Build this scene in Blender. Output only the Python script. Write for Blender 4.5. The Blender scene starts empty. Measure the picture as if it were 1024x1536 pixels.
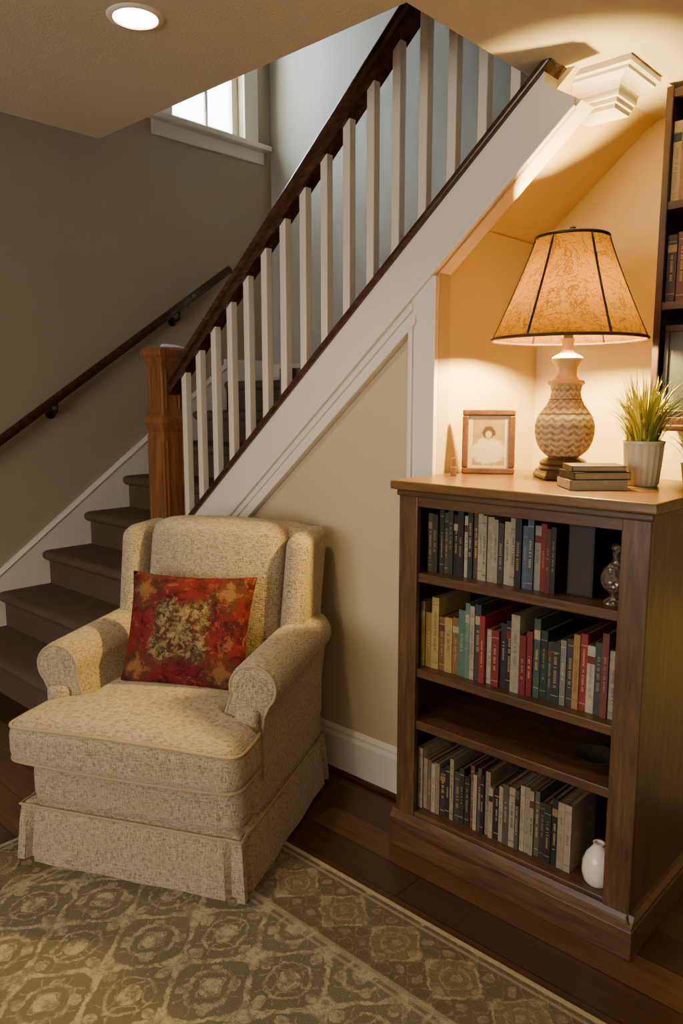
import bpy, bmesh, math, random
from mathutils import Vector, Matrix, Euler
random.seed(7)
C = bpy.context.scene.collection

# ---------------------------------------------------------------- node helpers
def lin(c):
    return tuple((x/255.0/12.92 if x/255.0 <= 0.04045 else ((x/255.0+0.055)/1.055)**2.4) for x in c) + (1,)

class E:
    def __init__(s, nt, v): s.nt = nt; s.v = v
    def _m(s, op, o=None, o2=None):
        n = s.nt.nodes.new('ShaderNodeMath'); n.operation = op
        for i, a in enumerate((s, o, o2)):
            if a is None: continue
            if isinstance(a, E): s.nt.links.new(a.v, n.inputs[i])
            else: n.inputs[i].default_value = a
        return E(s.nt, n.outputs[0])
    def __add__(s, o): return s._m('ADD', o)
    def __sub__(s, o): return s._m('SUBTRACT', o)
    def __mul__(s, o): return s._m('MULTIPLY', o)
    def __truediv__(s, o): return s._m('DIVIDE', o)
    def abs(s): return s._m('ABSOLUTE')
    def sin(s): return s._m('SINE')
    def cos(s): return s._m('COSINE')
    def sqrt(s): return s._m('SQRT')
    def lt(s, o): return s._m('LESS_THAN', o)
    def gt(s, o): return s._m('GREATER_THAN', o)
    def mx(s, o): return s._m('MAXIMUM', o)
    def mn(s, o): return s._m('MINIMUM', o)
    def atan2(s, o): return s._m('ARCTAN2', o)
    def near(s, c, w, soft=0.5):
        d = (s - c).abs()
        return ss(s.nt, d, w, w*soft)
def ss(nt, e, a, b):   # -> 1 on the b side, 0 on the a side
    n = nt.nodes.new('ShaderNodeMapRange'); n.interpolation_type = 'SMOOTHSTEP'
    nt.links.new(e.v, n.inputs[0])
    n.inputs[1].default_value = b; n.inputs[2].default_value = a
    n.inputs[3].default_value = 1; n.inputs[4].default_value = 0
    return E(nt, n.outputs[0])

class M:
    def __init__(s, name):
        s.m = bpy.data.materials.new(name); s.m.use_nodes = True
        s.nt = s.m.node_tree; s.b = s.nt.nodes['Principled BSDF']
        s.tc = s.nt.nodes.new('ShaderNodeTexCoord')
    def obj(s, scale=(1,1,1), rot=(0,0,0)):
        mp = s.nt.nodes.new('ShaderNodeMapping')
        s.nt.links.new(s.tc.outputs['Object'], mp.inputs[0])
        mp.inputs['Scale'].default_value = scale; mp.inputs['Rotation'].default_value = rot
        return mp.outputs[0]
    def noise(s, vec, scale=5, detail=3, rough=.5, dist=0):
        n = s.nt.nodes.new('ShaderNodeTexNoise'); s.nt.links.new(vec, n.inputs['Vector'])
        n.inputs['Scale'].default_value = scale; n.inputs['Detail'].default_value = detail
        n.inputs['Roughness'].default_value = rough; n.inputs['Distortion'].default_value = dist
        return E(s.nt, n.outputs[0])
    def voro(s, vec, scale=5, feature='F1'):
        n = s.nt.nodes.new('ShaderNodeTexVoronoi'); s.nt.links.new(vec, n.inputs['Vector'])
        n.feature = feature; n.inputs['Scale'].default_value = scale
        return E(s.nt, n.outputs['Distance'])
    def mix(s, f, a, b, mode='MIX'):
        n = s.nt.nodes.new('ShaderNodeMix'); n.data_type = 'RGBA'; n.blend_type = mode
        if isinstance(f, E): s.nt.links.new(f.v, n.inputs[0])
        else: n.inputs[0].default_value = f
        for i, c in ((6, a), (7, b)):
            if isinstance(c, tuple): n.inputs[i].default_value = c
            else: s.nt.links.new(c, n.inputs[i])
        return n.outputs[2]
    def ramp(s, e, stops):
        n = s.nt.nodes.new('ShaderNodeValToRGB'); s.nt.links.new(e.v, n.inputs[0])
        els = n.color_ramp.elements
        while len(els) < len(stops): els.new(.5)
        for el, (p, c) in zip(els, stops): el.position = p; el.color = c
        return n.outputs[0]
    def color(s, c):
        if isinstance(c, tuple): s.b.inputs['Base Color'].default_value = c
        else: s.nt.links.new(c, s.b.inputs['Base Color'])
        return s
    def rough(s, r): s.b.inputs['Roughness'].default_value = r; return s
    def set(s, k, v): s.b.inputs[k].default_value = v; return s
    def bump(s, e, strength=.3, dist=.01):
        n = s.nt.nodes.new('ShaderNodeBump'); s.nt.links.new(e.v, n.inputs['Height'])
        n.inputs['Strength'].default_value = strength; n.inputs['Distance'].default_value = dist
        s.nt.links.new(n.outputs[0], s.b.inputs['Normal']); return s

def paint(name, rgb, rough=.6, bump=.08, bscale=180, var=.06):
    m = M(name); v = m.obj()
    c = lin(rgb); d = tuple(x*(1-var*2) for x in c[:3])+(1,)
    m.color(m.mix(m.noise(v, 1.5, 3), d, c)); m.rough(rough)
    if bump: m.bump(m.noise(v, bscale, 3), bump, .004)
    return m.m
def wood(name, dark, light, scale=(3, 40, 40), rough=.4, bump=.15):
    m = M(name); v = m.obj(scale)
    n = m.noise(v, 1.0, 6, .6, .6)
    n2 = m.noise(m.obj(tuple(x*3 for x in scale)), 1.0, 4, .6)
    f = n*.7 + n2*.3
    m.color(m.ramp(f, [(.32, lin(dark)), (.5, lin(tuple((a+b)/2 for a, b in zip(dark, light)))), (.68, lin(light))]))
    m.rough(rough); m.bump(f, bump, .004)
    return m.m

# ---------------------------------------------------------------- mesh helpers
def mesh_obj(name, verts, faces, mat, parent=None, smooth=False, loc=None, merge=False, auto=None):
    me = bpy.data.meshes.new(name)
    bm = bmesh.new()
    vs = [bm.verts.new(v) for v in verts]
    bm.verts.ensure_lookup_table()
    for f in faces:
        try: bm.faces.new([vs[i] for i in f])
        except ValueError: pass
    if merge: bmesh.ops.remove_doubles(bm, verts=bm.verts, dist=1e-5)
    bmesh.ops.recalc_face_normals(bm, faces=bm.faces)
    for f in bm.faces: f.smooth = smooth
    if auto is not None:
        for e in bm.edges:
            if len(e.link_faces) == 2 and e.calc_face_angle(0) > auto: e.smooth = False
    bm.to_mesh(me); bm.free()
    ob = bpy.data.objects.new(name, me); C.objects.link(ob)
    if mat: me.materials.append(mat)
    if parent: ob.parent = parent
    if loc: ob.location = loc
    return ob
def empty(name, loc=(0,0,0), rz=0):
    o = bpy.data.objects.new(name, None); C.objects.link(o)
    o.location = loc; o.rotation_euler = (0, 0, rz); o.empty_display_size = .1
    return o
BF = [(0,1,3,2),(4,6,7,5),(0,4,5,1),(2,3,7,6),(0,2,6,4),(1,5,7,3)]
class MB:
    def __init__(s): s.v=[]; s.f=[]; s.c=[]
    def box(s, a, b, col=(1,1,1,1), mx=None):
        o = len(s.v)
        for x in (a[0], b[0]):
            for y in (a[1], b[1]):
                for z in (a[2], b[2]):
                    p = Vector((x,y,z)); p = mx @ p if mx else p
                    s.v.append(p)
        for f in BF: s.f.append([o+i for i in f]); s.c.append(col)
    def poly(s, pts, faces, col=(1,1,1,1)):
        o = len(s.v); s.v += [Vector(p) for p in pts]
        for f in faces: s.f.append([o+i for i in f]); s.c.append(col)
    def obj(s, name, mat, parent=None, bevel=0, smooth=False, seg=2):
        me = bpy.data.meshes.new(name)
        me.from_pydata([tuple(v) for v in s.v], [], s.f)
        ca = me.color_attributes.new('col', 'FLOAT_COLOR', 'CORNER')
        for p, c in zip(me.polygons, s.c):
            for li in p.loop_indices: ca.data[li].color = c
        bm = bmesh.new(); bm.from_mesh(me); bmesh.ops.recalc_face_normals(bm, faces=bm.faces)
        for f in bm.faces: f.smooth = smooth
        bm.to_mesh(me); bm.free()
        ob = bpy.data.objects.new(name, me); C.objects.link(ob); me.materials.append(mat)
        if parent: ob.parent = parent
        if bevel:
            bv = ob.modifiers.new('bev', 'BEVEL'); bv.width = bevel; bv.segments = seg; bv.limit_method = 'ANGLE'
        return ob
def box(name, a, b, mat, parent=None, bevel=0, seg=2):
    m = MB(); m.box(a, b); return m.obj(name, mat, parent, bevel, seg=seg)
def loft(name, secs, mat, parent=None, smooth=False, closed=False, cap=True, auto=None):
    n = len(secs[0]); v = [p for s in secs for p in s]; f = []
    R = len(secs)
    for i in range(R if closed else R-1):
        for j in range(n):
            a = i*n+j; b = i*n+(j+1)%n; c = ((i+1)%R)*n+(j+1)%n; d = ((i+1)%R)*n+j
            f.append((a,b,c,d))
    if cap and not closed: f.append(tuple(range(n))); f.append(tuple(range((R-1)*n, R*n)))
    return mesh_obj(name, v, f, mat, parent, smooth, auto=auto)
def lathe(name, prof, mat, parent=None, seg=48, center=(0,0,0), auto=.7, closed_prof=False):
    v=[]; f=[]; n=len(prof)
    for i in range(seg):
        a=2*math.pi*i/seg
        for r,z in prof: v.append((center[0]+r*math.cos(a), center[1]+r*math.sin(a), center[2]+z))
    for i in range(seg):
        k=(i+1)%seg
        for j in range(n if closed_prof else n-1):
            l=(j+1)%n
            f.append((i*n+j, k*n+j, k*n+l, i*n+l))
    return mesh_obj(name, v, f, mat, parent, True, merge=True, auto=auto)
def tube(name, pts, r, mat, parent=None, seg=8, closed=False):
    pts=[Vector(p) for p in pts]; n=len(pts); secs=[]
    t0=(pts[1]-pts[0]).normalized()
    up=Vector((0,0,1)) if abs(t0.z)<.9 else Vector((1,0,0))
    nn=(up-t0*up.dot(t0)).normalized()
    for i in range(n):
        if closed: t=(pts[(i+1)%n]-pts[i-1]).normalized()
        else: t=(pts[min(i+1,n-1)]-pts[max(i-1,0)]).normalized()
        nn=(nn-t*nn.dot(t)).normalized(); bb=t.cross(nn)
        rr = r(i/(n-1)) if callable(r) else r
        secs.append([pts[i]+(nn*math.cos(2*math.pi*k/seg)+bb*math.sin(2*math.pi*k/seg))*rr for k in range(seg)])
    return loft(name, secs, mat, parent, True, closed)
def axis(h, r, n, m):
    a=[h-r+r*math.tan(math.pi/4*k/m) for k in range(m+1)]
    inner=[-(h-r)+2*(h-r)*i/n for i in range(1,n)]
    return [-x for x in reversed(a)]+inner+a
def rbox(name, c, h, r, mat, parent=None, n=8, m=4, deform=None, rad=None):
    ax=[axis(h[i], r, n, m) for i in range(3)]
    v=[]; f=[]
    def pr(p):
        q=Vector([max(-(h[i]-r), min(h[i]-r, p[i])) for i in range(3)])
        d=Vector(p)-q
        if d.length>1e-9: d=d.normalized()*r
        w=q+d+Vector(c)
        return deform(w) if deform else w
    for k in range(3):
        i,j=[x for x in range(3) if x!=k]
        for sgn in (-1,1):
            o=len(v); A=ax[i]; B=ax[j]
            for a in A:
                for b in B:
                    p=[0,0,0]; p[i]=a; p[j]=b; p[k]=sgn*h[k]; v.append(pr(p))
            for x in range(len(A)-1):
                for y in range(len(B)-1):
                    q=o+x*len(B)+y; f.append((q,q+1,q+len(B)+1,q+len(B)))
    return mesh_obj(name, v, f, mat, parent, True, merge=True)

# ---------------------------------------------------------------- materials
m_wall_taupe = paint('paint_taupe', (174,158,126), .6)
m_wall_stair = paint('paint_stairwell', (198,196,182), .6)
m_wall_beige = paint('paint_beige', (202,181,146), .55)
m_wall_cream = paint('paint_cream', (222,198,138), .55)
m_ceil = paint('ceiling_texture', (198,188,164), .8, .22, 130)
m_trim = paint('trim_white', (230,221,202), .35, .02, 60, .02)
m_bal = paint('baluster_white', (226,214,192), .4, .02, 60, .02)
m_rail = wood('rail_wood', (40,22,12), (92,56,32), (4,40,40), .26, .05)
m_newel = wood('newel_wood', (100,60,30), (164,106,60), (40,40,4), .32, .08)
m_case = wood('bookcase_wood', (60,41,23), (114,80,48), (5,45,45), .36, .1)
m_casev = wood('bookcase_wood_upright', (60,41,23), (114,80,48), (45,45,5), .36, .1)
m_case_top = wood('bookcase_top_wood', (86,60,32), (130,94,52), (4,40,40), .3, .06)
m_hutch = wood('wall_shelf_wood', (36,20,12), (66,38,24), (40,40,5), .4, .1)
m_black = paint('dark_metal', (24,17,13), .35, 0)

# floor planks
m = M('floor_planks'); v = m.obj()
br = m.nt.nodes.new('ShaderNodeTexBrick'); m.nt.links.new(v, br.inputs['Vector'])
br.inputs['Scale'].default_value = 1; br.inputs['Brick Width'].default_value = 1.3
br.inputs['Row Height'].default_value = .125; br.inputs['Mortar Size'].default_value = .0015
br.inputs['Color1'].default_value = lin((74,53,35)); br.inputs['Color2'].default_value = lin((120,88,58))
br.inputs['Mortar'].default_value = lin((14,10,6)); br.offset = .37
gr = m.noise(m.obj((3,45,1)), 1, 6, .65, .8)
col = m.mix(.6, br.outputs[0], m.ramp(gr, [(.3, lin((66,52,40))), (.7, lin((224,194,158)))]), 'MULTIPLY')
m.color(col).rough(.32).bump(gr, .14, .003); m_floor = m.m

# carpet
m = M('stair_carpet'); v = m.obj(); n = m.noise(v, 160, 4, .7); nb=m.noise(v,9,3)
m.color(m.mix(nb*.35,m.mix(n, lin((64,52,40)), lin((142,120,94))),lin((58,48,36)))).rough(.95).bump(n, .9, .01); m_carpet = m.m

# chair fabric: woven tweed, slubs along both thread directions
m = M('chair_tweed_fabric')
n1 = m.noise(m.obj((300,300,60)), 1, 2, .6); n2 = m.noise(m.obj((65,65,300)), 1, 2, .6)
f = n1*.5+n2*.5
col = m.ramp(f, [(.38, lin((130,109,80))), (.47, lin((180,159,126))), (.6, lin((206,189,157)))])
m.color(m.mix(m.noise(m.obj(),5,2)*.25, col, lin((156,136,106)))).rough(.9).bump(f, 1.0, .012)
m.set('Sheen Weight', .2); m_fab = m.m
m_pipe = paint('piping', (172,150,116), .85, .2, 300)

# ---------------------------------------------------------------- dimensions
XL, YB = -4.24, 3.82
YS = 2.08
ZC = 2.38
XE, YF = 2.4, -2.8
ZU = 4.8
def zs(x): return 1.68+.845*(x+1.95)
def zr(x): return 2.182+.845*(x+2.3)

# shell
box('floor', (XL-.1,YF-.1,-.1), (XE+.1,YB+.1,0), m_floor)
w = MB(); wy0,wy1,wz0,wz1 = 2.99,3.57,3.18,4.15
w.box((XL-.14,YF,0),(XL,wy0,ZU)); w.box((XL-.14,wy1,0),(XL,YB,ZU))
w.box((XL-.14,wy0,0),(XL,wy1,wz0)); w.box((XL-.14,wy0,wz1),(XL,wy1,ZU))
w.obj('wall_left', m_wall_taupe)
box('wall_back', (XL-.14,YB,0),(XE+.1,YB+.12,ZU), m_wall_stair)
box('wall_right', (XE,YF,0),(XE+.12,YB,ZU), m_wall_beige)
w = MB(); sx0,sx1,sz0,sz1=-2.6,.4,.8,2.2
w.box((XL-.14,YF-.12,0),(sx0,YF,ZU)); w.box((sx1,YF-.12,0),(XE+.1,YF,ZU))
w.box((sx0,YF-.12,0),(sx1,YF,sz0)); w.box((sx0,YF-.12,sz1),(sx1,YF,ZU))
w.obj('wall_front', m_wall_beige)
w = MB(); w.box((-2.63,YF,ZC),(XE,1.544,2.75)); w.box((-1.23,1.544,ZC),(XE,YB,2.75))
w.obj('ceiling', m_ceil)
box('ceiling_upper', (XL-.14,YF-.1,ZU),(XE+.1,YB+.12,ZU+.1), m_wall_stair)

def prism(name, pts, y0, y1, mat, parent=None):
    n=len(pts); v=[(x,y0,z) for x,z in pts]+[(x,y1,z) for x,z in pts]
    f=[tuple(range(n)), tuple(range(2*n-1,n-1,-1))]+[(i,(i+1)%n,n+(i+1)%n,n+i) for i in range(n)]
    return mesh_obj(name, v, f, mat, parent)
XW=-1.507
prism('wall_stair', [(-3.03,0),(XW,0),(XW,zs(XW)-.19),(-3.03,zs(-3.03)-.02)], YS, YS+.06, m_wall_beige)
box('wall_niche_side', (XW-.06,YS+.06,0),(XW,2.72,zs(XW)-.03), m_wall_cream)
box('wall_niche_back', (XW-.06,2.72,0),(XE,2.80,ZC), m_wall_cream)
xq=-1.95+(ZC+.022-1.68)/.845
prism('ceiling_niche_slope', [(XW-.06,zs(XW-.06)-.022),(xq,ZC),(xq-.05,ZC),(XW-.06,zs(XW-.06)+.015)], YS+.06, 2.72, m_wall_cream)

# stringer fascia + mouldings; cut where it dies into the crown block
e_top=-1.15
prism('trim_1', [(-3.03,zs(-3.03)),(-3.03,zs(-3.03)-.29),(XW-.09,zs(XW-.09)-.29),(XW-.09,zs(XW-.09)-.2),(-1.035,zs(-1.035)-.2),(e_top,zs(e_top)-.03),(e_top,zs(e_top))], YS-.018, YS+.06, m_trim)
def slant(name, x0,x1,d0,d1,ya,yb,mat,parent=None,bev=.004):
    o=prism(name,[(x0,zs(x0)-d0),(x0,zs(x0)-d1),(x1,zs(x1)-d1),(x1,zs(x1)-d0)],ya,yb,mat,parent)
    if bev:
        b=o.modifiers.new('b','BEVEL'); b.width=bev; b.segments=2
    return o
slant('trim_2', -3.02, -1.05, .175,.2, YS-.032, YS+.0, m_trim)
slant('trim_3', -3.02, XW-.075, .265,.295, YS-.032, YS, m_trim)
slant('trim_4', -3.02, XW-.09, .215,.235, YS-.026, YS, m_trim, bev=.003)
box('trim_5', (XW-.092,YS-.022,.0),(XW,YS+.0,zs(XW)-.21), m_trim, bevel=.003)
box('trim_6', (XW-.104,YS-.032,.0),(XW-.086,YS,zs(XW-.104)-.28), m_trim, bevel=.004)
def base_prof(y):
    return [(y,0),(y-.018,0),(y-.018,.15),(y-.012,.165),(y-.012,.175),(y-.004,.19),(y,.19)]
loft('baseboard_stair', [[(x,y,z) for y,z in base_prof(YS)] for x in (-3.0,XW-.104)], m_trim)
loft('trim_7', [[(x,YS-.018-d*.018,z) for d,z in [(0,0),(1,0),(.9,.01),(.5,.017),(0,.02)]] for x in (-3.0,XW-.104)], m_rail)

# crown block on the ceiling
cx0,cx1,cy0,cy1=-1.225,-.95,2.17,2.38
def rc(i,z): return [(cx0+i,cy0+i,z),(cx1-i,cy0+i,z),(cx1-i,cy1-i*.5,z),(cx0+i,cy1-i*.5,z)]
cs=[(0,ZC),(0,2.364),(.010,2.360),(.012,2.352)]+[(.016+.04*math.sin(t*math.pi/12),2.352-.04*(1-math.cos(t*math.pi/12))) for t in range(0,7)]+[(.058,2.306),(.064,2.304),(.066,2.292),(.072,2.290),(.074,2.278)]
loft('trim_8',[rc(i,z) for i,z in cs],m_trim)

# ---------------------------------------------------------------- staircase
st = empty('staircase')
RZ=.197
yk=[None]+[1.50,1.746,2.016,2.286,2.556,2.826,3.096,3.366]
def nose(y,z):
    return [(y+.022,z-.062),(y+.004,z-.058),(y-.012,z-.045),(y-.02,z-.028),(y-.014,z-.010),(y+.004,z-.002),(y+.025,z)]
def flight(name,ks,yend,x0,x1,start=None):
    p=[]
    if start: p+=[(start[0],0),(start[0],start[1])]
    else: p.append((yk[ks[0]]+.02,0))
    for i,k in enumerate(ks):
        p.append((yk[k]+.022,RZ*(k-1)+.0))
        p+=nose(yk[k],RZ*k)
    p+=[(yend,RZ*ks[-1]),(yend,0)]
    if not start: p.pop(0)
    o=loft(name,[[(x,y,z) for y,z in p] for x in (x0,x1)],m_carpet,st,smooth=True,auto=.9)
    return o
flight('lower_steps',[1,2,3,4,5,6,7,8],YB,XL+.02,-3.04)
flight('winder_steps',[4,5,6,7,8],YB,-3.04,-2.35,(YS+.07,RZ*3))
box('landing',(-2.35,YS+.07,1.3),(-1.80,YB,RZ*8),m_carpet,st)
p=[(-1.80,1.576),(-1.80,1.773),(-1.57,1.773),(-1.57,zs(-1.57)+.028),(-1.24,zs(-1.24)+.028),(-1.24,zs(-1.24)+.016),(-1.569,zs(-1.569)+.016),(-1.569,1.60),(-1.80,1.40)]
prism('upper_steps',p,YS+.07,YB,m_carpet,st)
def znl(y): return RZ+ (y-yk[1])*RZ/.27
loft('skirt_board',[[(XL,y,znl(y)+.11),(XL+.02,y,znl(y)+.11),(XL+.02,y,max(0,znl(y)-.4)),(XL,y,max(0,znl(y)-.4))] for y in (1.2,1.6,2.0,3.366)],m_trim,st)
loft('skirt_cap',[[(XL,y,znl(y)+.135),(XL+.016,y,znl(y)+.135),(XL+.03,y,znl(y)+.11),(XL,y,znl(y)+.11)] for y in (1.2,3.366)],m_trim,st)
box('landing_base_left',(XL,3.366,RZ*8),(XL+.02,YB,RZ*8+.15),m_trim,st)
box('landing_base_back',(XL,YB-.02,RZ*8),(-2.0,YB,RZ*8+.13),m_trim,st,bevel=.004)
o=prism('stringer_cap',[(-3.03,zs(-3.03)),(e_top+.03,zs(e_top+.03)),(e_top+.0,zs(e_top)+.028),(-3.03,zs(-3.03)+.028)],YS-.035,YS+.07,m_rail,st)
b=o.modifiers.new('b','BEVEL'); b.width=.006; b.segments=2
mb=MB(); k=0; x=-2.92
while x<-1.2:
    s=.0165; zb=zs(x)+.02; zt=zr(x)-.05; y=YS+.02
    dz=.845*s
    pts=[(x-s,y-s,zb-dz),(x-s,y+s,zb-dz),(x+s,y-s,zb+dz),(x+s,y+s,zb+dz),(x-s,y-s,zt-dz),(x-s,y+s,zt-dz),(x+s,y-s,zt+dz),(x+s,y+s,zt+dz)]
    mb.poly(pts,[(0,1,3,2),(4,6,7,5),(0,4,5,1),(2,3,7,6),(0,2,6,4),(1,5,7,3)])
    x+=.111
mb.obj('balusters',m_bal,st,bevel=.003)
hp=[(-.022,-.085),(-.022,-.055),(-.034,-.045),(-.036,-.02),(-.026,-.004),(-.01,0),(.01,0),(.026,-.004),(.036,-.02),(.034,-.045),(.022,-.055),(.022,-.085)]
loft('handrail',[[(x,YS+.02+a,zr(x)+b) for a,b in hp] for x in (-3.02,-2.2,-1.18)],m_rail,st,smooth=True,auto=.6)
loft('handrail_fillet',[[(x,YS+.02+a,zr(x)+b) for a,b in [(-.03,-.1),(-.03,-.078),(.03,-.078),(.03,-.1)]] for x in (-3.02,-1.18)],m_rail,st)
nx,ny=-3.085,YS+.02
def sq(h,z,cx=nx,cy=ny): return [(cx-h,cy-h,z),(cx+h,cy-h,z),(cx+h,cy+h,z),(cx-h,cy+h,z)]
prof=[(.066,0),(.066,1.28),(.062,1.30),(.07,1.33),(.076,1.345),(.076,1.365),(.066,1.38),(.058,1.39),(.058,1.60),(.062,1.615),(.07,1.63),(.072,1.64),(.082,1.655),(.082,1.675),(.07,1.69),(.03,1.705),(.002,1.708)]
o=loft('newel_post',[sq(h,z) for h,z in prof],m_newel,st)
b=o.modifiers.new('b','BEVEL'); b.width=.004; b.segments=2
for (z0,z1,hh) in ((1.41,1.59,.058),(.3,1.26,.066)):
    mb=MB()
    for s1 in (-1,1):
        mb.box((nx+s1*(hh-.022)-.006,ny-hh-.004,z0),(nx+s1*(hh-.022)+.006,ny-hh+.002,z1))
        mb.box((nx+hh-.002,ny+s1*(hh-.022)-.006,z0),(nx+hh+.004,ny+s1*(hh-.022)+.006,z1))
    mb.obj('newel_flute',m_newel,st,bevel=.002)
def zw(y): return 1.237+.677*(y-1.775)
hx=XL+.085
tube('wall_handrail',[(hx,y,zw(y)) for y in (1.0,1.6,2.2,2.8,3.36)],.026,m_rail,st,seg=14)
for i,y in enumerate((2.1,2.95)):
    tube('rail_bracket_%d'%(i+1),[(XL,y,zw(y)-.085),(XL+.045,y,zw(y)-.085),(XL+.08,y,zw(y)-.07),(hx,y,zw(y)-.02)],.009,m_black,st)
    lathe('bracket_rose_%d'%(i+1),[(.001,0),(.03,0),(.03,.008),(.02,.014),(.001,.014)],m_black,st,20).matrix_local=Matrix.Translation((XL,y,zw(y)-.085))@Matrix.Rotation(math.pi/2,4,'Y')

# ---------------------------------------------------------------- window 1
wn=empty('window_1')
mb=MB()
mb.box((XL,wy0-.1,wz0-.0),(XL+.022,wy0,wz1+.1)); mb.box((XL,wy1,wz0),(XL+.022,wy1+.12,wz1+.1)); mb.box((XL,wy0,wz1),(XL+.022,wy1,wz1+.1))
mb.box((XL,wy0-.19,wz0-.035),(XL+.07,wy1+.2,wz0)); mb.box((XL,wy0-.15,wz0-.12),(XL+.02,wy1+.17,wz0-.035))
mb.obj('casing',m_trim,wn,bevel=.005)
mb=MB(); g=XL-.07
for a,b_ in (((g-.02,wy0,wz0),(g+.02,wy0+.05,wz1)),((g-.02,wy1-.05,wz0),(g+.02,wy1,wz1)),((g-.02,wy0,wz0),(g+.02,wy1,wz0+.05)),((g-.02,wy0,wz1-.05),(g+.02,wy1,wz1)),((g-.02,wy0,3.64),(g+.02,wy1,3.69)),((g-.012,3.3,wz0),(g+.012,3.325,wz1))):
    mb.box(a,b_)
mb.obj('sash',m_trim,wn,bevel=.003)
gm=M('window_glass'); gm.b.inputs['Transmission Weight'].default_value=1; gm.rough(0); gm.color((1,1,1,1)); gm.set('IOR',1.0)
box('glass',(g-.002,wy0+.04,wz0+.04),(g+.002,wy1-.04,wz1-.04),gm.m,wn)
w2=empty('rear_fill_window'); mb=MB()  # added window casing behind the camera, goes with the rear fill light
for x0,x1 in ((sx0-.1,sx0),(sx1,sx1+.1),((sx0+sx1)/2-.04,(sx0+sx1)/2+.04)): mb.box((x0,YF,sz0-.1),(x1,YF+.025,sz1+.1))
mb.box((sx0-.1,YF,sz1),(sx1+.1,YF+.025,sz1+.1)); mb.box((sx0-.1,YF,sz0-.1),(sx1+.1,YF+.05,sz0))
mb.obj('casing',m_trim,w2,bevel=.004)

# ---------------------------------------------------------------- bookcase
bc=empty('bookcase')
bx0,bx1,by0,by1=-1.475,-.70,1.865,2.42
box('side_left',(bx0,by0,.0),(bx0+.028,by1,1.16),m_casev,bc,bevel=.002)
box('side_right',(bx1-.028,by0,.0),(bx1,by1,1.16),m_casev,bc,bevel=.002)
box('back_panel',(bx0+.02,by1-.012,.05),(bx1-.02,by1,1.16),m_casev,bc)
box('stile_left',(bx0-.002,by0-.018,.1),(bx0+.068,by0+.002,1.16),m_casev,bc,bevel=.003)
box('stile_right',(bx1-.072,by0-.018,.1),(bx1+.002,by0+.002,1.16),m_casev,bc,bevel=.003)
box('top_rail',(bx0+.066,by0-.014,1.128),(bx1-.07,by0+.004,1.17),m_case,bc,bevel=.002)
shelves={'bottom_shelf':(.10,.132),'shelf_1':(.412,.44),'shelf_2':(.585,.613),'shelf_3':(.892,.92)}
for n_,(a,b_) in shelves.items():
    box(n_,(bx0+.026,by0-.008 if n_!='bottom_shelf' else by0-.012,a),(bx1-.026,by1-.01,b_),m_case,bc,bevel=.003)
box('cornice',(bx0-.008,by0-.026,1.158),(bx1+.008,by1,1.178),m_case,bc,bevel=.006,seg=3)
box('top',(bx0-.022,by0-.042,1.178),(bx1+.022,by1+.0,1.206),m_case_top,bc,bevel=.006,seg=3)
mb=MB(); mb.box((bx0-.018,by0-.035,0),(bx1+.018,by1,.085)); o=mb.obj('plinth',m_case,bc,bevel=.003)
pp=[(0,.085),(-.018-.0,.085),(-.016,.095),(-.006,.105),(0,.12)]
loft('plinth_moulding_front',[[(x,by0-.017+a,z) for a,z in pp] for x in (bx0-.016,bx1+.016)],m_case,bc)
loft('plinth_moulding_side',[[(bx1-.001-a*.95,y,z) for a,z in pp] for y in (by0-.03,by1)],m_case,bc)

# ---------------------------------------------------------------- books
m=M('book_cloth'); at=m.nt.nodes.new('ShaderNodeAttribute'); at.attribute_name='col'
n=m.noise(m.obj(),60,3)
m.color(m.mix(n*.75,at.outputs['Color'],m.mix(1.0,at.outputs['Color'],(.35,.3,.25,1),'MULTIPLY'))).rough(.6); m_book=m.m
PAGE=lin((172,150,112))
def mixc(a,b,t): return tuple(x*(1-t)+y*t for x,y in zip(a,b))
def book(mb,x,y0,z,t,h,d,col,lean=0,band=None):
    col=lin(col); mx=Matrix.Translation((x,0,z))@Matrix.Rotation(lean,4,'Y')
    mb.box((0,y0,0),(t,y0+.004,h),col,mx)
    mb.box((0,y0+.002,0),(.0025,y0+d,h),col,mx); mb.box((t-.0025,y0+.002,0),(t,y0+d,h),col,mx)
    mb.box((.0025,y0+.004,.003),(t-.0025,y0+d-.004,h-.004),PAGE,mx)
    lum=sum(col[:3])/3
    ink=lin((215,185,120)) if lum<.2 else lin((50,35,28))
    ink=mixc(col,ink,random.uniform(.25,.8))
    r=random.random()
    e=.0006
    if r<.5:
        for zz in (random.uniform(.08,.14),random.uniform(.82,.9)):
            mb.box((.001,y0-e,h*zz),(t-.001,y0,h*zz+.002),ink,mx)
    if t>.012:
        zz=h*random.uniform(.22,.4); ze=h*random.uniform(.6,.82)
        w=min(t*random.uniform(.22,.4),.009)
        while zz<ze:
            l=random.uniform(.0015,.004)
            if random.random()<.8: mb.box((t/2-w/2,y0-e,zz),(t/2+w/2,y0,zz+l),ink,mx)
            zz+=l+.002
    if band: mb.box((.0005,y0-e*1.5,h*band[1]),(t-.0005,y0,h*band[2]),lin(band[0]),mx)
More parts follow.
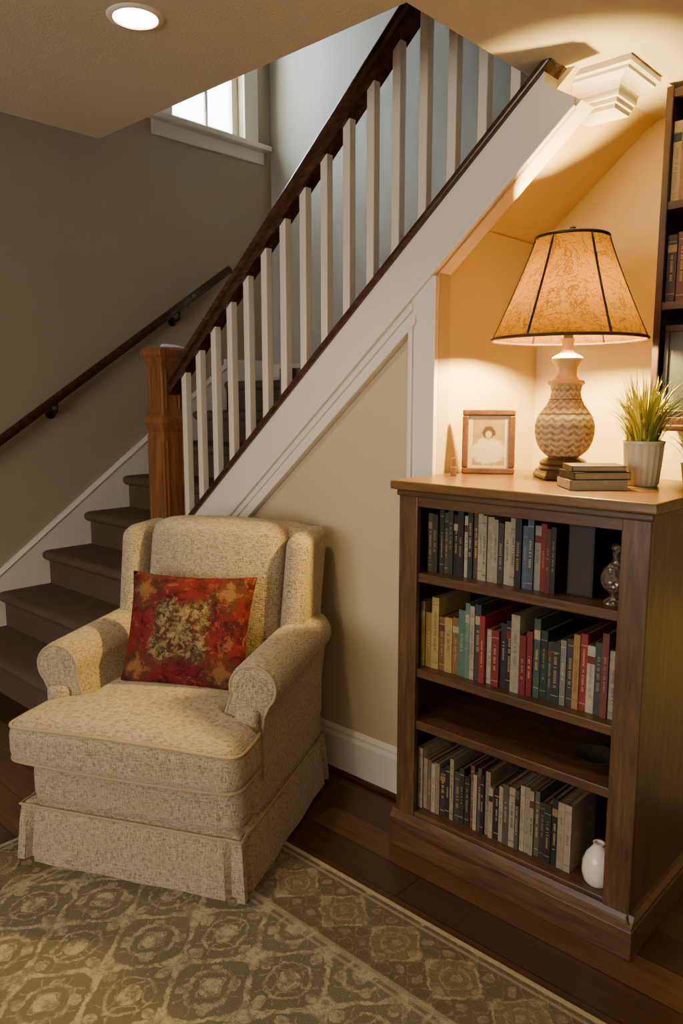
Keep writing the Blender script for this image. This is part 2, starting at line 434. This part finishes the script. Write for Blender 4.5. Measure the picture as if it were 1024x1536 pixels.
def row(name,x0,x1,z,y0,pal,hr,tr,dr=(.14,.19),leanend=False):
    mb=MB(); x=x0; i=0
    while True:
        c=pal[i%len(pal)] if i<len(pal) else random.choice(pal)
        t=random.uniform(*tr); h=random.uniform(*hr)
        if x+t>x1: break
        j=random.uniform(-12,12); g_=sum(c)/3; c=tuple(max(5,min(220,((q*.86+g_*.14)+j)*.9)) for q in c)
        band=None
        if random.random()<.2: band=(random.choice([(150,120,70),(110,34,28),(176,160,130),(30,30,35)]),.74,.85)
        book(mb,x,y0+random.uniform(0,.014),z,t,h,random.uniform(*dr),c,0,band)
        x+=t+.0008; i+=1
    return mb.obj(name,m_book)
P1=[(92,84,48),(60,58,42),(40,38,34),(86,78,52),(52,50,38),(30,30,30),(46,42,36),(190,178,150),(44,60,50),(100,84,60),(190,174,140),(176,158,124),(192,176,144),(168,154,126),(58,54,48),(196,182,150),(176,160,126),(40,40,42),(86,112,134),(66,84,100),(160,156,146),(160,24,24),(110,28,24),(44,30,26),(80,62,44),(54,44,32),(38,30,26),(60,46,34)]
row('shelf_books',bx0+.072,-.955,.9205,by0+.03,P1,(.178,.212),(.013,.021))
book_box=MB(); book_box.box((-.95,by0+.06,.9205),(-.875,by0+.2,1.118),lin((34,26,22))); book_box.box((-.947,by0+.063,.925),(-.878,by0+.059,1.112),lin((50,38,30)))
book_box.obj('book_slipcase',m_book,bevel=.003)
P2=[(186,150,56),(166,122,38),(190,160,76),(142,92,36),(196,160,84),(166,112,56),(92,136,124),(112,146,134),(200,186,156),(60,66,64),(170,34,34),(210,196,166),(150,40,34),(40,40,44),(36,38,40),(190,176,148),(136,26,28),(156,34,34),(58,80,66),(40,62,54),(50,74,70),(46,60,60),(140,146,134),(66,60,52),(186,140,66),(176,50,44),(210,198,172),(60,60,56),(146,60,56),(190,176,144),(120,136,108),(70,80,74)]
row('shelf_books.001',bx0+.055,bx1-.034,.6135,by0+.02,P2,(.165,.235),(.014,.028),(.15,.2))
P4=[(196,176,140),(186,164,128),(120,96,66),(200,182,146),(160,138,106),(74,66,56),(50,46,42),(188,170,136),(90,84,74),(56,52,46),(38,36,36),(140,86,56),(190,172,138),(90,88,78),(52,44,40),(176,158,128),(180,162,130),(44,40,38),(184,166,134),(90,76,60)]
row('shelf_books.002',bx0+.055,-.868,.1325,by0+.02,P4,(.155,.208),(.012,.022),(.14,.2))

vm=M('white_ceramic'); vm.color(lin((225,218,205))).rough(.15); m_cer=vm.m
lathe('white_vase',[(.001,0),(.028,0),(.037,.01),(.0425,.032),(.0415,.06),(.033,.084),(.021,.1),(.014,.11),(.016,.118),(.012,.118),(.009,.105),(.001,.09)],m_cer,None,40,(-.812,by0+.04,.1325))
gm=M('mercury_glass'); vv=gm.voro(gm.obj(),70); gm.color(lin((120,104,88))).rough(.25).bump(vv,.8,.01); gm.set('Metallic',.5)
lathe('glass_decanter',[(.001,0),(.03,0),(.03,.006),(.014,.016),(.012,.024),(.026,.034),(.037,.05),(.04,.067),(.035,.087),(.02,.104),(.011,.114),(.011,.14),(.015,.145),(.014,.155),(.001,.16)],gm.m,None,40,(-.812,by0+.06,.9205))
lathe('trinket_dish',[(.001,0),(.03,0),(.034,.004),(.058,.014),(.064,.02),(.06,.02),(.03,.009),(.001,.008)],paint('pewter',(74,66,56),.3,0),None,32,(-.87,by0+.12,.4405))

# ---------------------------------------------------------------- table lamp
lp=empty('table_lamp',(-1.135,2.24,1.2065))
m=M('lamp_ceramic'); v=m.obj()
sep=m.nt.nodes.new('ShaderNodeSeparateXYZ'); m.nt.links.new(v,sep.inputs[0])
X=E(m.nt,sep.outputs[0]);Y=E(m.nt,sep.outputs[1]);Z=E(m.nt,sep.outputs[2])
a=Y.atan2(X)
chev=((a*8).sin().abs()*3.0+Z*330).sin()*.5+.5
bands=(Z-.2).abs().near(0,.003,.5).mx((Z-.245).near(0,.003,.5))
rough=m.noise(v,70,5,.75)
h=chev*.22+rough*.78-bands*.3
m.color(m.ramp(h,[(.28,lin((100,82,58))),(.48,lin((164,144,110))),(.72,lin((208,190,152)))])).rough(.6).bump(h,.9,.007); m_lampc=m.m
m_foot=wood('lamp_foot',(40,24,14),(96,64,38),(60,60,60),.35,.5)
m_shadecream=paint('lamp_neck',(186,162,110),.4,.1)
o=loft('foot_plate',[[(h*math.cos(math.pi/4+math.pi/2*i),h*math.sin(math.pi/4+math.pi/2*i),z) for i in range(4)] for h,z in ((.108,0),(.108,.012),(.1,.018),(.1,.026))],m_foot,lp)
o.rotation_euler=(0,0,.75); b=o.modifiers.new('b','BEVEL'); b.width=.004; b.segments=2
lathe('foot',[(.001,.024),(.072,.024),(.076,.032),(.07,.04),(.074,.048),(.066,.058),(.05,.064),(.046,.072),(.001,.072)],m_foot,lp,40)
body=[(.001,.068),(.052,.07),(.061,.078),(.075,.092),(.085,.114),(.0905,.14),(.0905,.166),(.083,.192),(.068,.214),(.055,.232),(.047,.25),(.044,.268),(.047,.284),(.05,.29)]
lathe('body',body,m_lampc,lp,64)
lathe('neck',[(.05,.288),(.056,.294),(.054,.302),(.036,.308),(.03,.318),(.03,.334),(.036,.352),(.046,.362),(.048,.37),(.04,.378),(.022,.386),(.016,.4),(.018,.42),(.02,.43),(.001,.432)],m_shadecream,lp,40)
lathe('socket',[(.001,.43),(.015,.43),(.015,.475),(.012,.478),(.001,.478)],m_black,lp,20)
bm_=M('bulb'); bm_.color((0,0,0,1)); bm_.b.inputs['Emission Color'].default_value=(1,.66,.19,1); bm_.b.inputs['Emission Strength'].default_value=4000
lathe('bulb',[(.001,.478),(.012,.48),(.016,.495),(.028,.52),(.03,.54),(.022,.56),(.001,.57)],bm_.m,lp,20)
z0,z1=.425,.728
def shr(t): return .106+(.230-.106)*((1-t)**1.12)
sp=[(shr(i/14),z0+(z1-z0)*i/14) for i in range(15)]
sm=M('lampshade_parchment'); v=sm.obj()
nz=sm.noise(v,9,4,.6,1.5); rid=(nz-.5).abs()
nz2=sm.noise(sm.obj((1,1,1.5)),16,4,.6,2.0); rid2=(nz2-.5).abs()
f=(rid*40).mn(rid2*38).mn(1.0)
col=sm.mix(f,(.0080,.0030,.0001,1),(.0190,.0092,.0003,1))
dcol=sm.mix(f,(.10,.042,.003,1),(.20,.10,.008,1))
nt=sm.nt; nt.nodes.remove(sm.b)
tr=nt.nodes.new('ShaderNodeBsdfTranslucent'); df=nt.nodes.new('ShaderNodeBsdfDiffuse'); mxs=nt.nodes.new('ShaderNodeMixShader')
nt.links.new(col,tr.inputs[0]); nt.links.new(dcol,df.inputs[0]); mxs.inputs[0].default_value=.3
nt.links.new(tr.outputs[0],mxs.inputs[1]); nt.links.new(df.outputs[0],mxs.inputs[2])
nt.links.new(mxs.outputs[0],[n for n in nt.nodes if n.type=='OUTPUT_MATERIAL'][0].inputs[0])
lathe('shade',sp,sm.m,lp,72,auto=3)
for i in range(6):
    a=math.radians(-33+60*i)
    tube('shade_rib_%d'%(i+1),[((r+.001)*math.cos(a),(r+.001)*math.sin(a),z) for r,z in sp],.0038,m_black,lp,6)
def ring(name,r,z,rr,mat,par,c=(0,0)):
    return tube(name,[(c[0]+r*math.cos(2*math.pi*i/64),c[1]+r*math.sin(2*math.pi*i/64),z) for i in range(64)],rr,mat,par,8,True)
m_trimbr=paint('shade_binding',(60,34,20),.6,0)
ring('shade_ring_bottom',.2305,z0+.002,.005,m_trimbr,lp); ring('shade_ring_top',.106,z1,.0055,m_black,lp)
for i in range(3):
    a=i*2*math.pi/3; tube('spider_%d'%(i+1),[(0,0,z1-.004),(.105*math.cos(a),.105*math.sin(a),z1-.004)],.002,m_black,lp,6)
for s in (-1,1):
    tube('harp_%d'%(s+2),[(s*.012,0,.435),(s*.045,0,.5),(s*.05,0,.58),(s*.04,0,.66),(0,0,z1-.006)],.0018,m_black,lp,6)
lathe('finial',[(.001,z1-.008),(.006,z1-.006),(.006,z1+.006),(.014,z1+.012),(.016,z1+.018),(.009,z1+.024),(.01,z1+.03),(.001,z1+.034)],m_black,lp,16)
def light(name,typ,loc,energy,color,size=.1,rot=(0,0,0),**kw):
    L=bpy.data.lights.new(name,typ); L.energy=energy; L.color=color
    if typ=='AREA':
        L.shape=kw.get('shape','DISK'); L.size=size
        if 'size_y' in kw: L.shape='RECTANGLE'; L.size_y=kw['size_y']
    else: L.shadow_soft_size=size
    if typ=='SPOT': L.spot_size=kw.get('cone',2.2); L.spot_blend=kw.get('blend',.8)
    o=bpy.data.objects.new(name,L); C.objects.link(o); o.location=loc; o.rotation_euler=rot
    if kw.get('parent'): o.parent=kw['parent']
    return o

# ---------------------------------------------------------------- photo frame, trinkets, plants
ZT=1.2065
pf=empty('picture_frame',(-1.375,2.185,ZT),math.atan2(-2.2,1.36)+math.pi/2)
tilt=Matrix.Rotation(-.12,4,'X')
m_frame=wood('frame_wood',(74,44,28),(120,80,54),(40,40,40),.4,.1)
mb=MB(); W,H,b_=.086,.212,.02
for a,c in (((-W,-.012,0),(W,.006,b_)),((-W,-.012,H-b_),(W,.006,H)),((-W,-.012,b_),(-W+b_,.006,H-b_)),((W-b_,-.012,b_),(W,.006,H-b_))): mb.box(a,c,mx=tilt)
mb.obj('moulding',m_frame,pf,bevel=.004)
mb=MB(); mb.box((-W+.01,-.002,.01),(W-.01,.004,H-.01),mx=tilt); mb.obj('backing',m_black,pf)
mb=MB()
mb.box((-.02,.0,0),(.02,.004,.13),mx=Matrix.Translation((0,.05,0))@Matrix.Rotation(.28,4,'X')); mb.obj('easel',m_black,pf)
pm=M('old_photo'); v=pm.obj(); sep=pm.nt.nodes.new('ShaderNodeSeparateXYZ'); pm.nt.links.new(v,sep.inputs[0])
X=E(pm.nt,sep.outputs[0]); Z=E(pm.nt,sep.outputs[2])
nn=pm.noise(v,35,4); nw=pm.noise(v,70,4)
r1=(X*X+(Z-.137)*(Z-.137)).sqrt()+(nw-.5)*.02
head=r1.near(0,.024,.7)
face=((X*X*1.3+(Z-.13)*(Z-.13)).sqrt()).near(0,.014,.7)
bodyE=((X*X*.6+(Z-.075)*(Z-.075)).sqrt()+(nw-.5)*.04).near(0,.05,.7)
mat_=((X.abs()-.052).gt(0)).mx((Z-.105).abs().gt(.076))
c=pm.mix(nn,lin((180,154,114)),lin((130,104,72)))
c=pm.mix(bodyE*(nn*.6+.5),c,lin((222,204,170))); c=pm.mix(head*.9,c,lin((66,50,38))); c=pm.mix(face*.85,c,lin((200,170,132)))
c=pm.mix(mat_,c,lin((206,186,150)))
pm.color(c).rough(.25)
mb=MB(); mb.box((-W+.018,-.005,.018),(W-.018,-.002,H-.018),mx=tilt); mb.obj('photo',pm.m,pf)

kb=MB(); mxk=Matrix.Translation((-1.425,2.06,ZT))@Matrix.Rotation(.7,4,'Z')
kb.box((-.009,-.009,0),(.009,.009,.03),mx=mxk); kb.box((-.007,-.007,.03),(.007,.007,.058),mx=mxk)
kb.obj('wooden_trinket',wood('trinket',(120,80,44),(170,120,70),(50,50,50)),bevel=.002)

def flat(mb,cx,cy,z,w,d,h,rz,col):
    mx=Matrix.Translation((cx,cy,z))@Matrix.Rotation(rz,4,'Z'); c=lin(col)
    mb.box((-w/2,-d/2,0),(w/2,d/2,.0025),c,mx); mb.box((-w/2,-d/2,h-.0025),(w/2,d/2,h),c,mx)
    mb.box((-w/2,-d/2,0),(-w/2+.003,d/2,h),c,mx); mb.box((-w/2+.003,-d/2+.003,.0025),(w/2-.004,d/2-.003,h-.0025),PAGE,mx)
mb=MB(); rz=math.radians(43)
flat(mb,-.945,2.045,ZT,.165,.12,.026,rz,(190,170,140)); flat(mb,-.943,2.049,ZT+.0263,.16,.115,.022,rz+.08,(40,34,34)); flat(mb,-.945,2.051,ZT+.0486,.15,.11,.016,rz-.05,(70,52,44))
mb.obj('stacked_books',m_book,bevel=.001)

m=M('grass_leaf'); at=m.nt.nodes.new('ShaderNodeAttribute'); at.attribute_name='col'; m.color(at.outputs['Color']).rough(.5); m_leaf=m.m
def plant(name,loc,pr,ph,nl,lh,cols,mpot,spread=1.0):
    e=empty(name,loc)
    v=[];f=[];seg=72
    prof=[(.75,0),(.8,.04*1),(.9,.5),(.97,.92),(1.03,.94),(1.03,1),(.93,1),(.9,.85),(.02,.84)]
    for i in range(seg):
        a=2*math.pi*i/seg; fl=1+(.025 if i%4<2 else -.012)
        for j,(r,z) in enumerate(prof):
            k=fl if 0<j<4 else 1
            v.append((pr*r*k*math.cos(a),pr*r*k*math.sin(a),ph*z))
    n=len(prof)
    for i in range(seg):
        k=(i+1)%seg
        for j in range(n-1): f.append((i*n+j,k*n+j,k*n+j+1,i*n+j+1))
    f.append(tuple(i*n for i in range(seg))); f.append(tuple(i*n+n-1 for i in range(seg)))
    mesh_obj('pot',v,f,mpot,e,True,auto=.6)
    mb=MB()
    for i in range(nl):
        a=random.uniform(0,2*math.pi); L=lh*random.uniform(.35,1); out=random.uniform(.1,1.2)*spread*min(L,.21)*.66
        r0=random.uniform(0,pr*.7); w=random.uniform(.002,.004)
        col=lin(random.choice(cols)); pts=[]
        n_=6
        for j in range(n_+1):
            t=j/n_
            r=r0+out*t**1.5; z=ph*.82+L*(t-.4*(out/L)*t*t*t*1.2)
            ww=w*(1-t**2)+.0003
            cx,cy=r*math.cos(a),r*math.sin(a); tx,ty=-math.sin(a)*ww,math.cos(a)*ww
            pts+=[(cx-tx,cy-ty,z),(cx+tx,cy+ty,z)]
        mb.poly(pts,[(2*j,2*j+1,2*j+3,2*j+2) for j in range(n_)],col)
    mb.obj('leaves',m_leaf,e,smooth=True)
    return e
m_pot=paint('pot_glaze',(206,192,156),.35,.05)
plant('potted_grass_plant',(-.868,2.20,ZT),.056,.128,480,.24,[(206,186,40),(170,160,34),(130,140,38),(96,110,30),(224,206,70)],m_pot,.95)
plant('potted_fern',(-.765,2.345,ZT),.045,.06,240,.15,[(60,78,30),(90,104,40),(48,64,30),(120,120,46)],paint('dark_pot',(50,40,34),.5,.1),1.0)

# ---------------------------------------------------------------- wall shelf (right)
ws=empty('wall_shelf'); hx0,hx1,hy0,hy1=-.955,.1,2.44,2.72
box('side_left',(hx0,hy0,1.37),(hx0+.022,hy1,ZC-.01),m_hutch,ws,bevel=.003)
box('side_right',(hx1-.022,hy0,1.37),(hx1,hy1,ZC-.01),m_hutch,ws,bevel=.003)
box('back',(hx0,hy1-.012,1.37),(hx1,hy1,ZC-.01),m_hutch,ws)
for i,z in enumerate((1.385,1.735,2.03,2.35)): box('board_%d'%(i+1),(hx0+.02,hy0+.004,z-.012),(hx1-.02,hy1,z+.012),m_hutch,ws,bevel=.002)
box('bottom_moulding',(hx0-.015,hy0-.015,1.355),(hx1+.015,hy1,1.375),m_hutch,ws,bevel=.005)
PH=[(190,160,110),(150,110,70),(200,180,140),(120,50,40),(90,80,70),(60,50,44)]
row('shelf_books.003',hx0+.024,hx1-.035,2.0425,hy0+.012,PH,(.2,.25),(.018,.03),(.12,.16))
row('shelf_books.004',hx0+.024,hx1-.035,1.7475,hy0+.012,[(60,44,34),(110,56,40),(60,40,34),(150,130,96),(50,46,46)],(.17,.22),(.018,.03),(.12,.16))
pic=empty('framed_print',(hx0+.13,hy0+.02,1.3975)); mb=MB()
for a,c in (((-.1,0,0),(.1,.015,.02)),((-.1,0,.26),(.1,.015,.28)),((-.1,0,.02),(-.085,.015,.26)),((.085,0,.02),(.1,.015,.26))): mb.box(a,c)
mb.obj('moulding',m_black,pic,bevel=.002)
box('print',(-.087,.006,.018),(.087,.012,.262),paint('print_paper',(52,60,56),.4,0,5,.3),pic)

# ---------------------------------------------------------------- rug
m=M('rug_pattern'); v0=m.obj()
nz=m.nt.nodes.new('ShaderNodeTexNoise'); m.nt.links.new(v0,nz.inputs['Vector']); nz.inputs['Scale'].default_value=16; nz.inputs['Detail'].default_value=5; nz.inputs['Roughness'].default_value=.7
vm_=m.nt.nodes.new('ShaderNodeVectorMath'); vm_.operation='MULTIPLY_ADD'; m.nt.links.new(nz.outputs['Color'],vm_.inputs[0]); vm_.inputs[1].default_value=(.05,.05,0); m.nt.links.new(v0,vm_.inputs[2])
sep=m.nt.nodes.new('ShaderNodeSeparateXYZ'); m.nt.links.new(vm_.outputs[0],sep.inputs[0])
X=E(m.nt,sep.outputs[0]);Y=E(m.nt,sep.outputs[1])
tp=2*math.pi; PX=.25; PY=.30
f=(X*(tp/PX)).cos()+(Y*(tp/PY)).cos()
g2=(X*(3*tp/PX)).cos()+(Y*(3*tp/PY)).cos()
lattice=f.near(0,.26,.45); ring1=f.near(1.15,.15,.4); ring2=f.near(-1.2,.2,.4); dots=g2.gt(1.35)*1.0
stems=(g2.near(-.2,.22,.4))*(f.abs().gt(.5))
core=f.near(1.9,.2,.5).mx(f.near(-1.9,.15,.5))
pat=lattice.mx(ring1*.8).mx(ring2*.8).mx(dots*.8).mx(stems*.65).mx(core)
wear=m.noise(v0,34,5,.75); wr=ss(m.nt,wear,.38,.6)
fieldc=m.mix(m.noise(v0,5,3),lin((92,85,65)),lin((110,101,79)))
fieldc=m.mix(f.gt(1.2)*.2,fieldc,lin((100,84,63)))
lightc=lin((168,155,125))
fieldc=m.mix(pat*(wr*.7+.15),fieldc,lightc)
bb=m.mix(m.noise(v0,7,3),lin((84,72,50)),lin((104,90,66)))
P2_=.19; yy=Y-1.485
fb=(X*(tp/P2_)).cos()+(yy*(tp/P2_)).cos()
g3=(X*(3*tp/P2_)).cos()+(yy*(3*tp/P2_)).cos()
bpat=(fb.near(.2,.22,.5)).mx(fb.near(1.35,.18,.5)*.6).mx(g3.gt(1.1)*.6).mx((g3.near(-.3,.2,.4))*.5)
bb=m.mix(fb.gt(.2)*.4,bb,lin((126,104,72)))
bb=m.mix(bpat*(wr*.65+.12),bb,lin((162,145,111)))
sep2=m.nt.nodes.new('ShaderNodeSeparateXYZ'); m.nt.links.new(v0,sep2.inputs[0]); YY=E(m.nt,sep2.outputs[1]); XX=E(m.nt,sep2.outputs[0])
edge=(YY-1.59).mx((XX*-1.0)-2.40)
c=m.mix(edge.gt(-.25),fieldc,bb)
ln=(edge.near(-.25,.012,.6)).mx(edge.near(-.275,.006,.6)).mx(edge.near(-.035,.006,.6))
c=m.mix(ln*.6,c,lin((152,140,110)))
c=m.mix(edge.gt(-.018),c,lin((160,146,114)))
pile=m.noise(v0,260,3,.7); mot=m.noise(v0,90,4,.7)
c=m.mix(mot*.6,c,m.mix(1.0,c,(.5,.48,.45,1),'MULTIPLY'))
c=m.mix(pile*.6,c,m.mix(1.0,c,(.45,.43,.4,1),'MULTIPLY'))
hs=m.nt.nodes.new('ShaderNodeHueSaturation'); hs.inputs['Value'].default_value=2.15; m.nt.links.new(c,hs.inputs['Color'])
m.color(hs.outputs[0]).rough(.95).bump(pile+pat*.3,.9,.008); m_rug=m.m
box('area_rug',(-2.40,-1.6,0.0005),(1.4,1.59,.0125),m_rug,bevel=.004)

# ---------------------------------------------------------------- armchair
ac=empty('armchair',(-1.934,1.1215,0),math.radians(26.2))
Z0=.0135
def outline(off,z,ripple=0):
    W=.375+off; F=-off+.008; B=.77+off; pts=[]
    def edge(a,b,n,nx_,ny_):
        for i in range(n):
            t=i/n; x=a[0]+(b[0]-a[0])*t; y=a[1]+(b[1]-a[1])*t
            d=ripple*math.sin(t*19+a[0]*7)*.6
            L=math.hypot(b[0]-a[0],b[1]-a[1]); s=min(t,1-t)*L
            if .03<s<.05 : d-=.022*(1 if ripple else .2)
            pts.append((x+nx_*d,y+ny_*d,z))
    edge((-W,F),(W,F),64,0,-1); edge((W,F),(W,B),64,1,0); edge((W,B),(-W,B),64,0,1); edge((-W,B),(-W,F),64,-1,0)
    return pts
loft('skirt',[outline(.016,Z0,.004),outline(.011,.08,.003),outline(.006,.145,.0015),outline(.0,.19,0),outline(-.014,.202,0)],m_fab,ac,True,auto=.9)
tube('skirt_piping',[(p[0],p[1],.194) for p in outline(.003,0)][::2],.005,m_pipe,ac,6,True)
def ddeck(p):
    if p.y<.3: p.y-=.010*(1-(p.x/.4)**2)
    return p
rbox('deck',(0,.400,.258),(.364,.374,.082),.055,m_fab,ac,n=14,m=5,deform=ddeck)
def dseat(p):
    t=max(0,min(1,(p.y-.13)/.06)); t=t*t*(3-2*t)
    p.x*=1-.36*t
    cr=(1-(p.x/.40)**2)*max(0,1-((p.y-.25)/.42)**2)
    if p.z>.41: p.z+=.034*cr
    if p.y<.05: p.y-=.018*(1-(p.x/.4)**2)
    return p
rbox('seat_cushion',(0,.262,.410),(.392,.302,.074),.055,m_fab,ac,n=22,m=6,deform=dseat)
for zz,nm in ((.462,'top'),(.359,'bottom')):
    pts=[]
    for (x,y) in [(-.382,.14),(-.388,.08)]+[(-.388+.045*(1-math.cos(a)),.015-.045*math.sin(a)) for a in [i*math.pi/12 for i in range(7)]]+[(-.343+.686*i/20,-.031) for i in range(1,20)]+[(.343+.045*math.sin(a),.015-.045*math.cos(a)) for a in [i*math.pi/12 for i in range(7)]]+[(.388,.08),(.382,.14)]:
        yy=y-.018*(1-(x/.4)**2) if y<.05 else y
        dz=.034*(1-(x/.40)**2)*max(0,1-((y-.25)/.42)**2)*.9 if nm=='top' else 0
        pts.append((x,yy,zz+dz))
    tube('cushion_piping_'+nm,pts,.0056,m_pipe,ac,8)
def armprof(s,y,k=1.0):
    t=max(0,min(1,(y-.19)/.5))
    zc=.588+.02*t; r=.078*k; cx=.333+.012*(1-t)
    pts=[(.335-.09*k,.30),(.335-.092*k,.42),(.335-.09*k,.50)]
    for i in range(21):
        a=math.radians(200-i*(245/20)); pts.append((cx+r*1.06*math.cos(a),zc+r*math.sin(a)))
    pts+=[(.335+.05*k,.50),(.335+.042*k,.42),(.335+.042*k,.30)]
    return [(s*x,y,z) for x,z in pts]
for s,nm in ((-1,'left'),(1,'right')):
    secs=[armprof(s,y,k) for y,k in ((.172,.3),(.173,.72),(.176,.86),(.184,.95),(.198,1.0),(.3,1),(.42,1),(.55,1),(.68,1),(.74,1))]
    loft('arm_'+nm,secs,m_fab,ac,True,auto=1.3)
    tube('arm_piping_'+nm,armprof(s,.178,.9),.005,m_pipe,ac,8)
    for kk in (.62,.40):
        tube('arm_pleat_'+nm,[p for p in armprof(s,.1735,kk)[4:22]],.0032,m_fab,ac,6)
    rbox('side_panel_'+nm,(s*.333,.45,.36),(.038,.31,.17),.02,m_fab,ac,n=6,m=3)
def dback(p):
    t=(p.z-.45)/.55
    p.y+=.10*max(0,t)
    if p.z>.8:
        u=abs(p.x)/.35
        p.z-=.030*max(0,u-.55)**2/.2
    if t<.1: p.x*=1.03
    return p
rbox('back_frame',(0,.70,.62),(.350,.085,.375),.05,m_fab,ac,n=14,m=4,deform=dback)
def dcush(p):
    t=(p.z-.45)/.55
    f_=max(0,1-(p.x/.27)**2)*max(0,1-((p.z-.74)/.32)**2)
    if p.y<.60: p.y-=.035*f_
    p.y+=.10*max(0,t)
    if p.z>.8: p.z-=.02*(abs(p.x)/.27)**3
    return p
rbox('back_cushion',(0,.605,.74),(.266,.075,.28),.055,m_fab,ac,n=16,m=5,deform=dcush)
for s,nm in ((-1,'left'),(1,'right')):
    def dw(p,s=s):
        t=(p.z-.45)/.55
        p.y+=.10*max(0,t)
        p.x+=s*.014*max(0,t)
        if p.z>.85 and p.y<.66: p.z-=.05*((.66+.1-p.y)/.2)**2*.3
        return p
    rbox('wing_'+nm,(s*.316,.635,.70),(.044,.125,.285),.04,m_fab,ac,n=10,m=4,deform=dw)
    pts=[]
    for i in range(14):
        z=.60+.345*i/13; t=(z-.45)/.55; pts.append((s*(.352+.012*t),.535+.10*t,z))
    tube('wing_piping_'+nm,pts,.0035,m_fab,ac,6)

# throw pillow
pm=M('floral_pillow_fabric'); v=pm.obj(); sep=pm.nt.nodes.new('ShaderNodeSeparateXYZ'); pm.nt.links.new(v,sep.inputs[0])
X=E(pm.nt,sep.outputs[0]);Z=E(pm.nt,sep.outputs[2])
nA=pm.noise(v,16,5,.7); nB=pm.noise(v,44,5,.8); nC=pm.noise(v,26,4,.7,1.0)
r=(X*X+Z*Z).sqrt()+(nA-.5)*.06; th=Z.atan2(X)
pet=(th*8).cos()*.012; pet4=(th*4).cos()*.018
rr=r+pet
base=pm.mix(ss(pm.nt,nA,.44,.62),(.150,.016,.016,1),(.055,.009,.010,1))
base=pm.mix(ss(pm.nt,nC,.54,.64)*.7,base,(.24,.085,.045,1))
corner=((X.abs()-.15).abs()+(Z.abs()-.13).abs()+(nB-.5)*.17)
base=pm.mix(corner.near(0,.052,.4)*.7,base,lin((134,102,60)))
base=pm.mix(corner.near(.06,.018,.5)*.6,base,lin((66,58,34)))
med=((r+pet4)+(nB-.5)*.11).near(0,.128,.7)
medc=pm.mix(ss(pm.nt,nB,.44,.56),lin((62,52,34)),lin((136,114,76)))
medc=pm.mix(rr.near(.056,.011,.4)*.7,medc,(.09,.012,.010,1)); medc=pm.mix(rr.near(.095,.014,.4)*.6,medc,lin((46,40,26)))
medc=pm.mix(rr.near(0,.022,.6)*.4,medc,lin((160,136,92)))
medc=pm.mix(ss(pm.nt,nC,.54,.6)*.45,medc,lin((174,154,112)))
c=pm.mix(med*.92,base,medc)
th_=pm.noise(pm.obj((300,300,300)),1,2)
pm.color(c).rough(.9).bump(th_*.5+nB,.6,.006)
pm.set('Specular IOR Level',.15)
N=30; v=[];f=[]; PW,PH_=.228,.198
for side in (-1,1):
    for i in range(N+1):
        for j in range(N+1):
            u=-1+2*i/N; w_=-1+2*j/N
            x=u*PW*(1-.07*(1-w_*w_)); z=w_*PH_*(1-.07*(1-u*u))
            h=.072*((1-u**2)*(1-w_**2))**.42
            h+=.006*math.sin(u*7+w_*4)*(1-u*u)*(1-w_*w_)
            v.append((x,side*h,z))
n1=(N+1)**2
for s in (0,1):
    for i in range(N):
        for j in range(N):
            a=s*n1+i*(N+1)+j; f.append((a,a+1,a+N+2,a+N+1))
pil=mesh_obj('throw_pillow',v,f,pm.m,None,True,merge=True)
Mc=Matrix.Translation((-1.934,1.1215,0))@Matrix.Rotation(math.radians(26.2),4,'Z')
pil.matrix_world=Mc@Matrix.Translation((.015,.395,.672))@Matrix.Rotation(math.radians(4),4,'Z')@Matrix.Rotation(math.radians(-20),4,'X')@Matrix.Rotation(math.radians(0),4,'Y')

# ---------------------------------------------------------------- recessed light and added fill downlights
cans=[(-1.76,1.146),(-1.9,-.9),(.2,-.9),(.3,.9),(1.5,-.2)]  # first is in view; the rest are unseen, added for ambient fill
em=M('downlight_lens'); em.b.inputs['Emission Color'].default_value=(1,.74,.38,1); em.b.inputs['Emission Strength'].default_value=45
for i,(x,y) in enumerate(cans):
    e=empty('recessed_light' if i==0 else 'fill_downlight.%03d'%i,(x,y,ZC))
    lathe('trim_ring',[(.052,-.001),(.055,-.005),(.066,-.004),(.07,0),(.052,0)],m_trim,e,40,closed_prof=True)
    lathe('lens',[(.001,-.002),(.052,-.002),(.052,-.0005),(.001,-.0005)],em.m,e,40)
    light('downlight','SPOT',(0,0,-.02),(36 if i==0 else 22),(1,.79,.50),.06,cone=2.5,blend=.9,parent=e)

# stairwell daylight, then the added rear fill
light('window_daylight','AREA',(XL-.35,(wy0+wy1)/2,3.9),560,(.82,.92,1),1.0,rot=(0,math.radians(-68),0),size_y=1.2)
light('rear_fill_light','AREA',((sx0+sx1)/2,YF-.1,1.5),84,(1,.89,.73),2.9,rot=(math.radians(90),0,0),size_y=1.35)  # unseen soft fill added behind the camera to brighten the room

wd=bpy.data.worlds.new('world'); bpy.context.scene.world=wd; wd.use_nodes=True
bg=wd.node_tree.nodes['Background']; bg.inputs[0].default_value=(.75,.87,1,1); bg.inputs[1].default_value=3.0

# ---------------------------------------------------------------- camera
cam=bpy.data.cameras.new('camera'); co=bpy.data.objects.new('camera',cam); C.objects.link(co)
cam.sensor_fit='VERTICAL'; cam.sensor_height=36; cam.sensor_width=24; cam.lens=36*1150/1536
co.location=(0,0,1.45); co.rotation_euler=(math.radians(90-8.32),0,math.radians(43))
cam.clip_start=.05
bpy.context.scene.camera=co
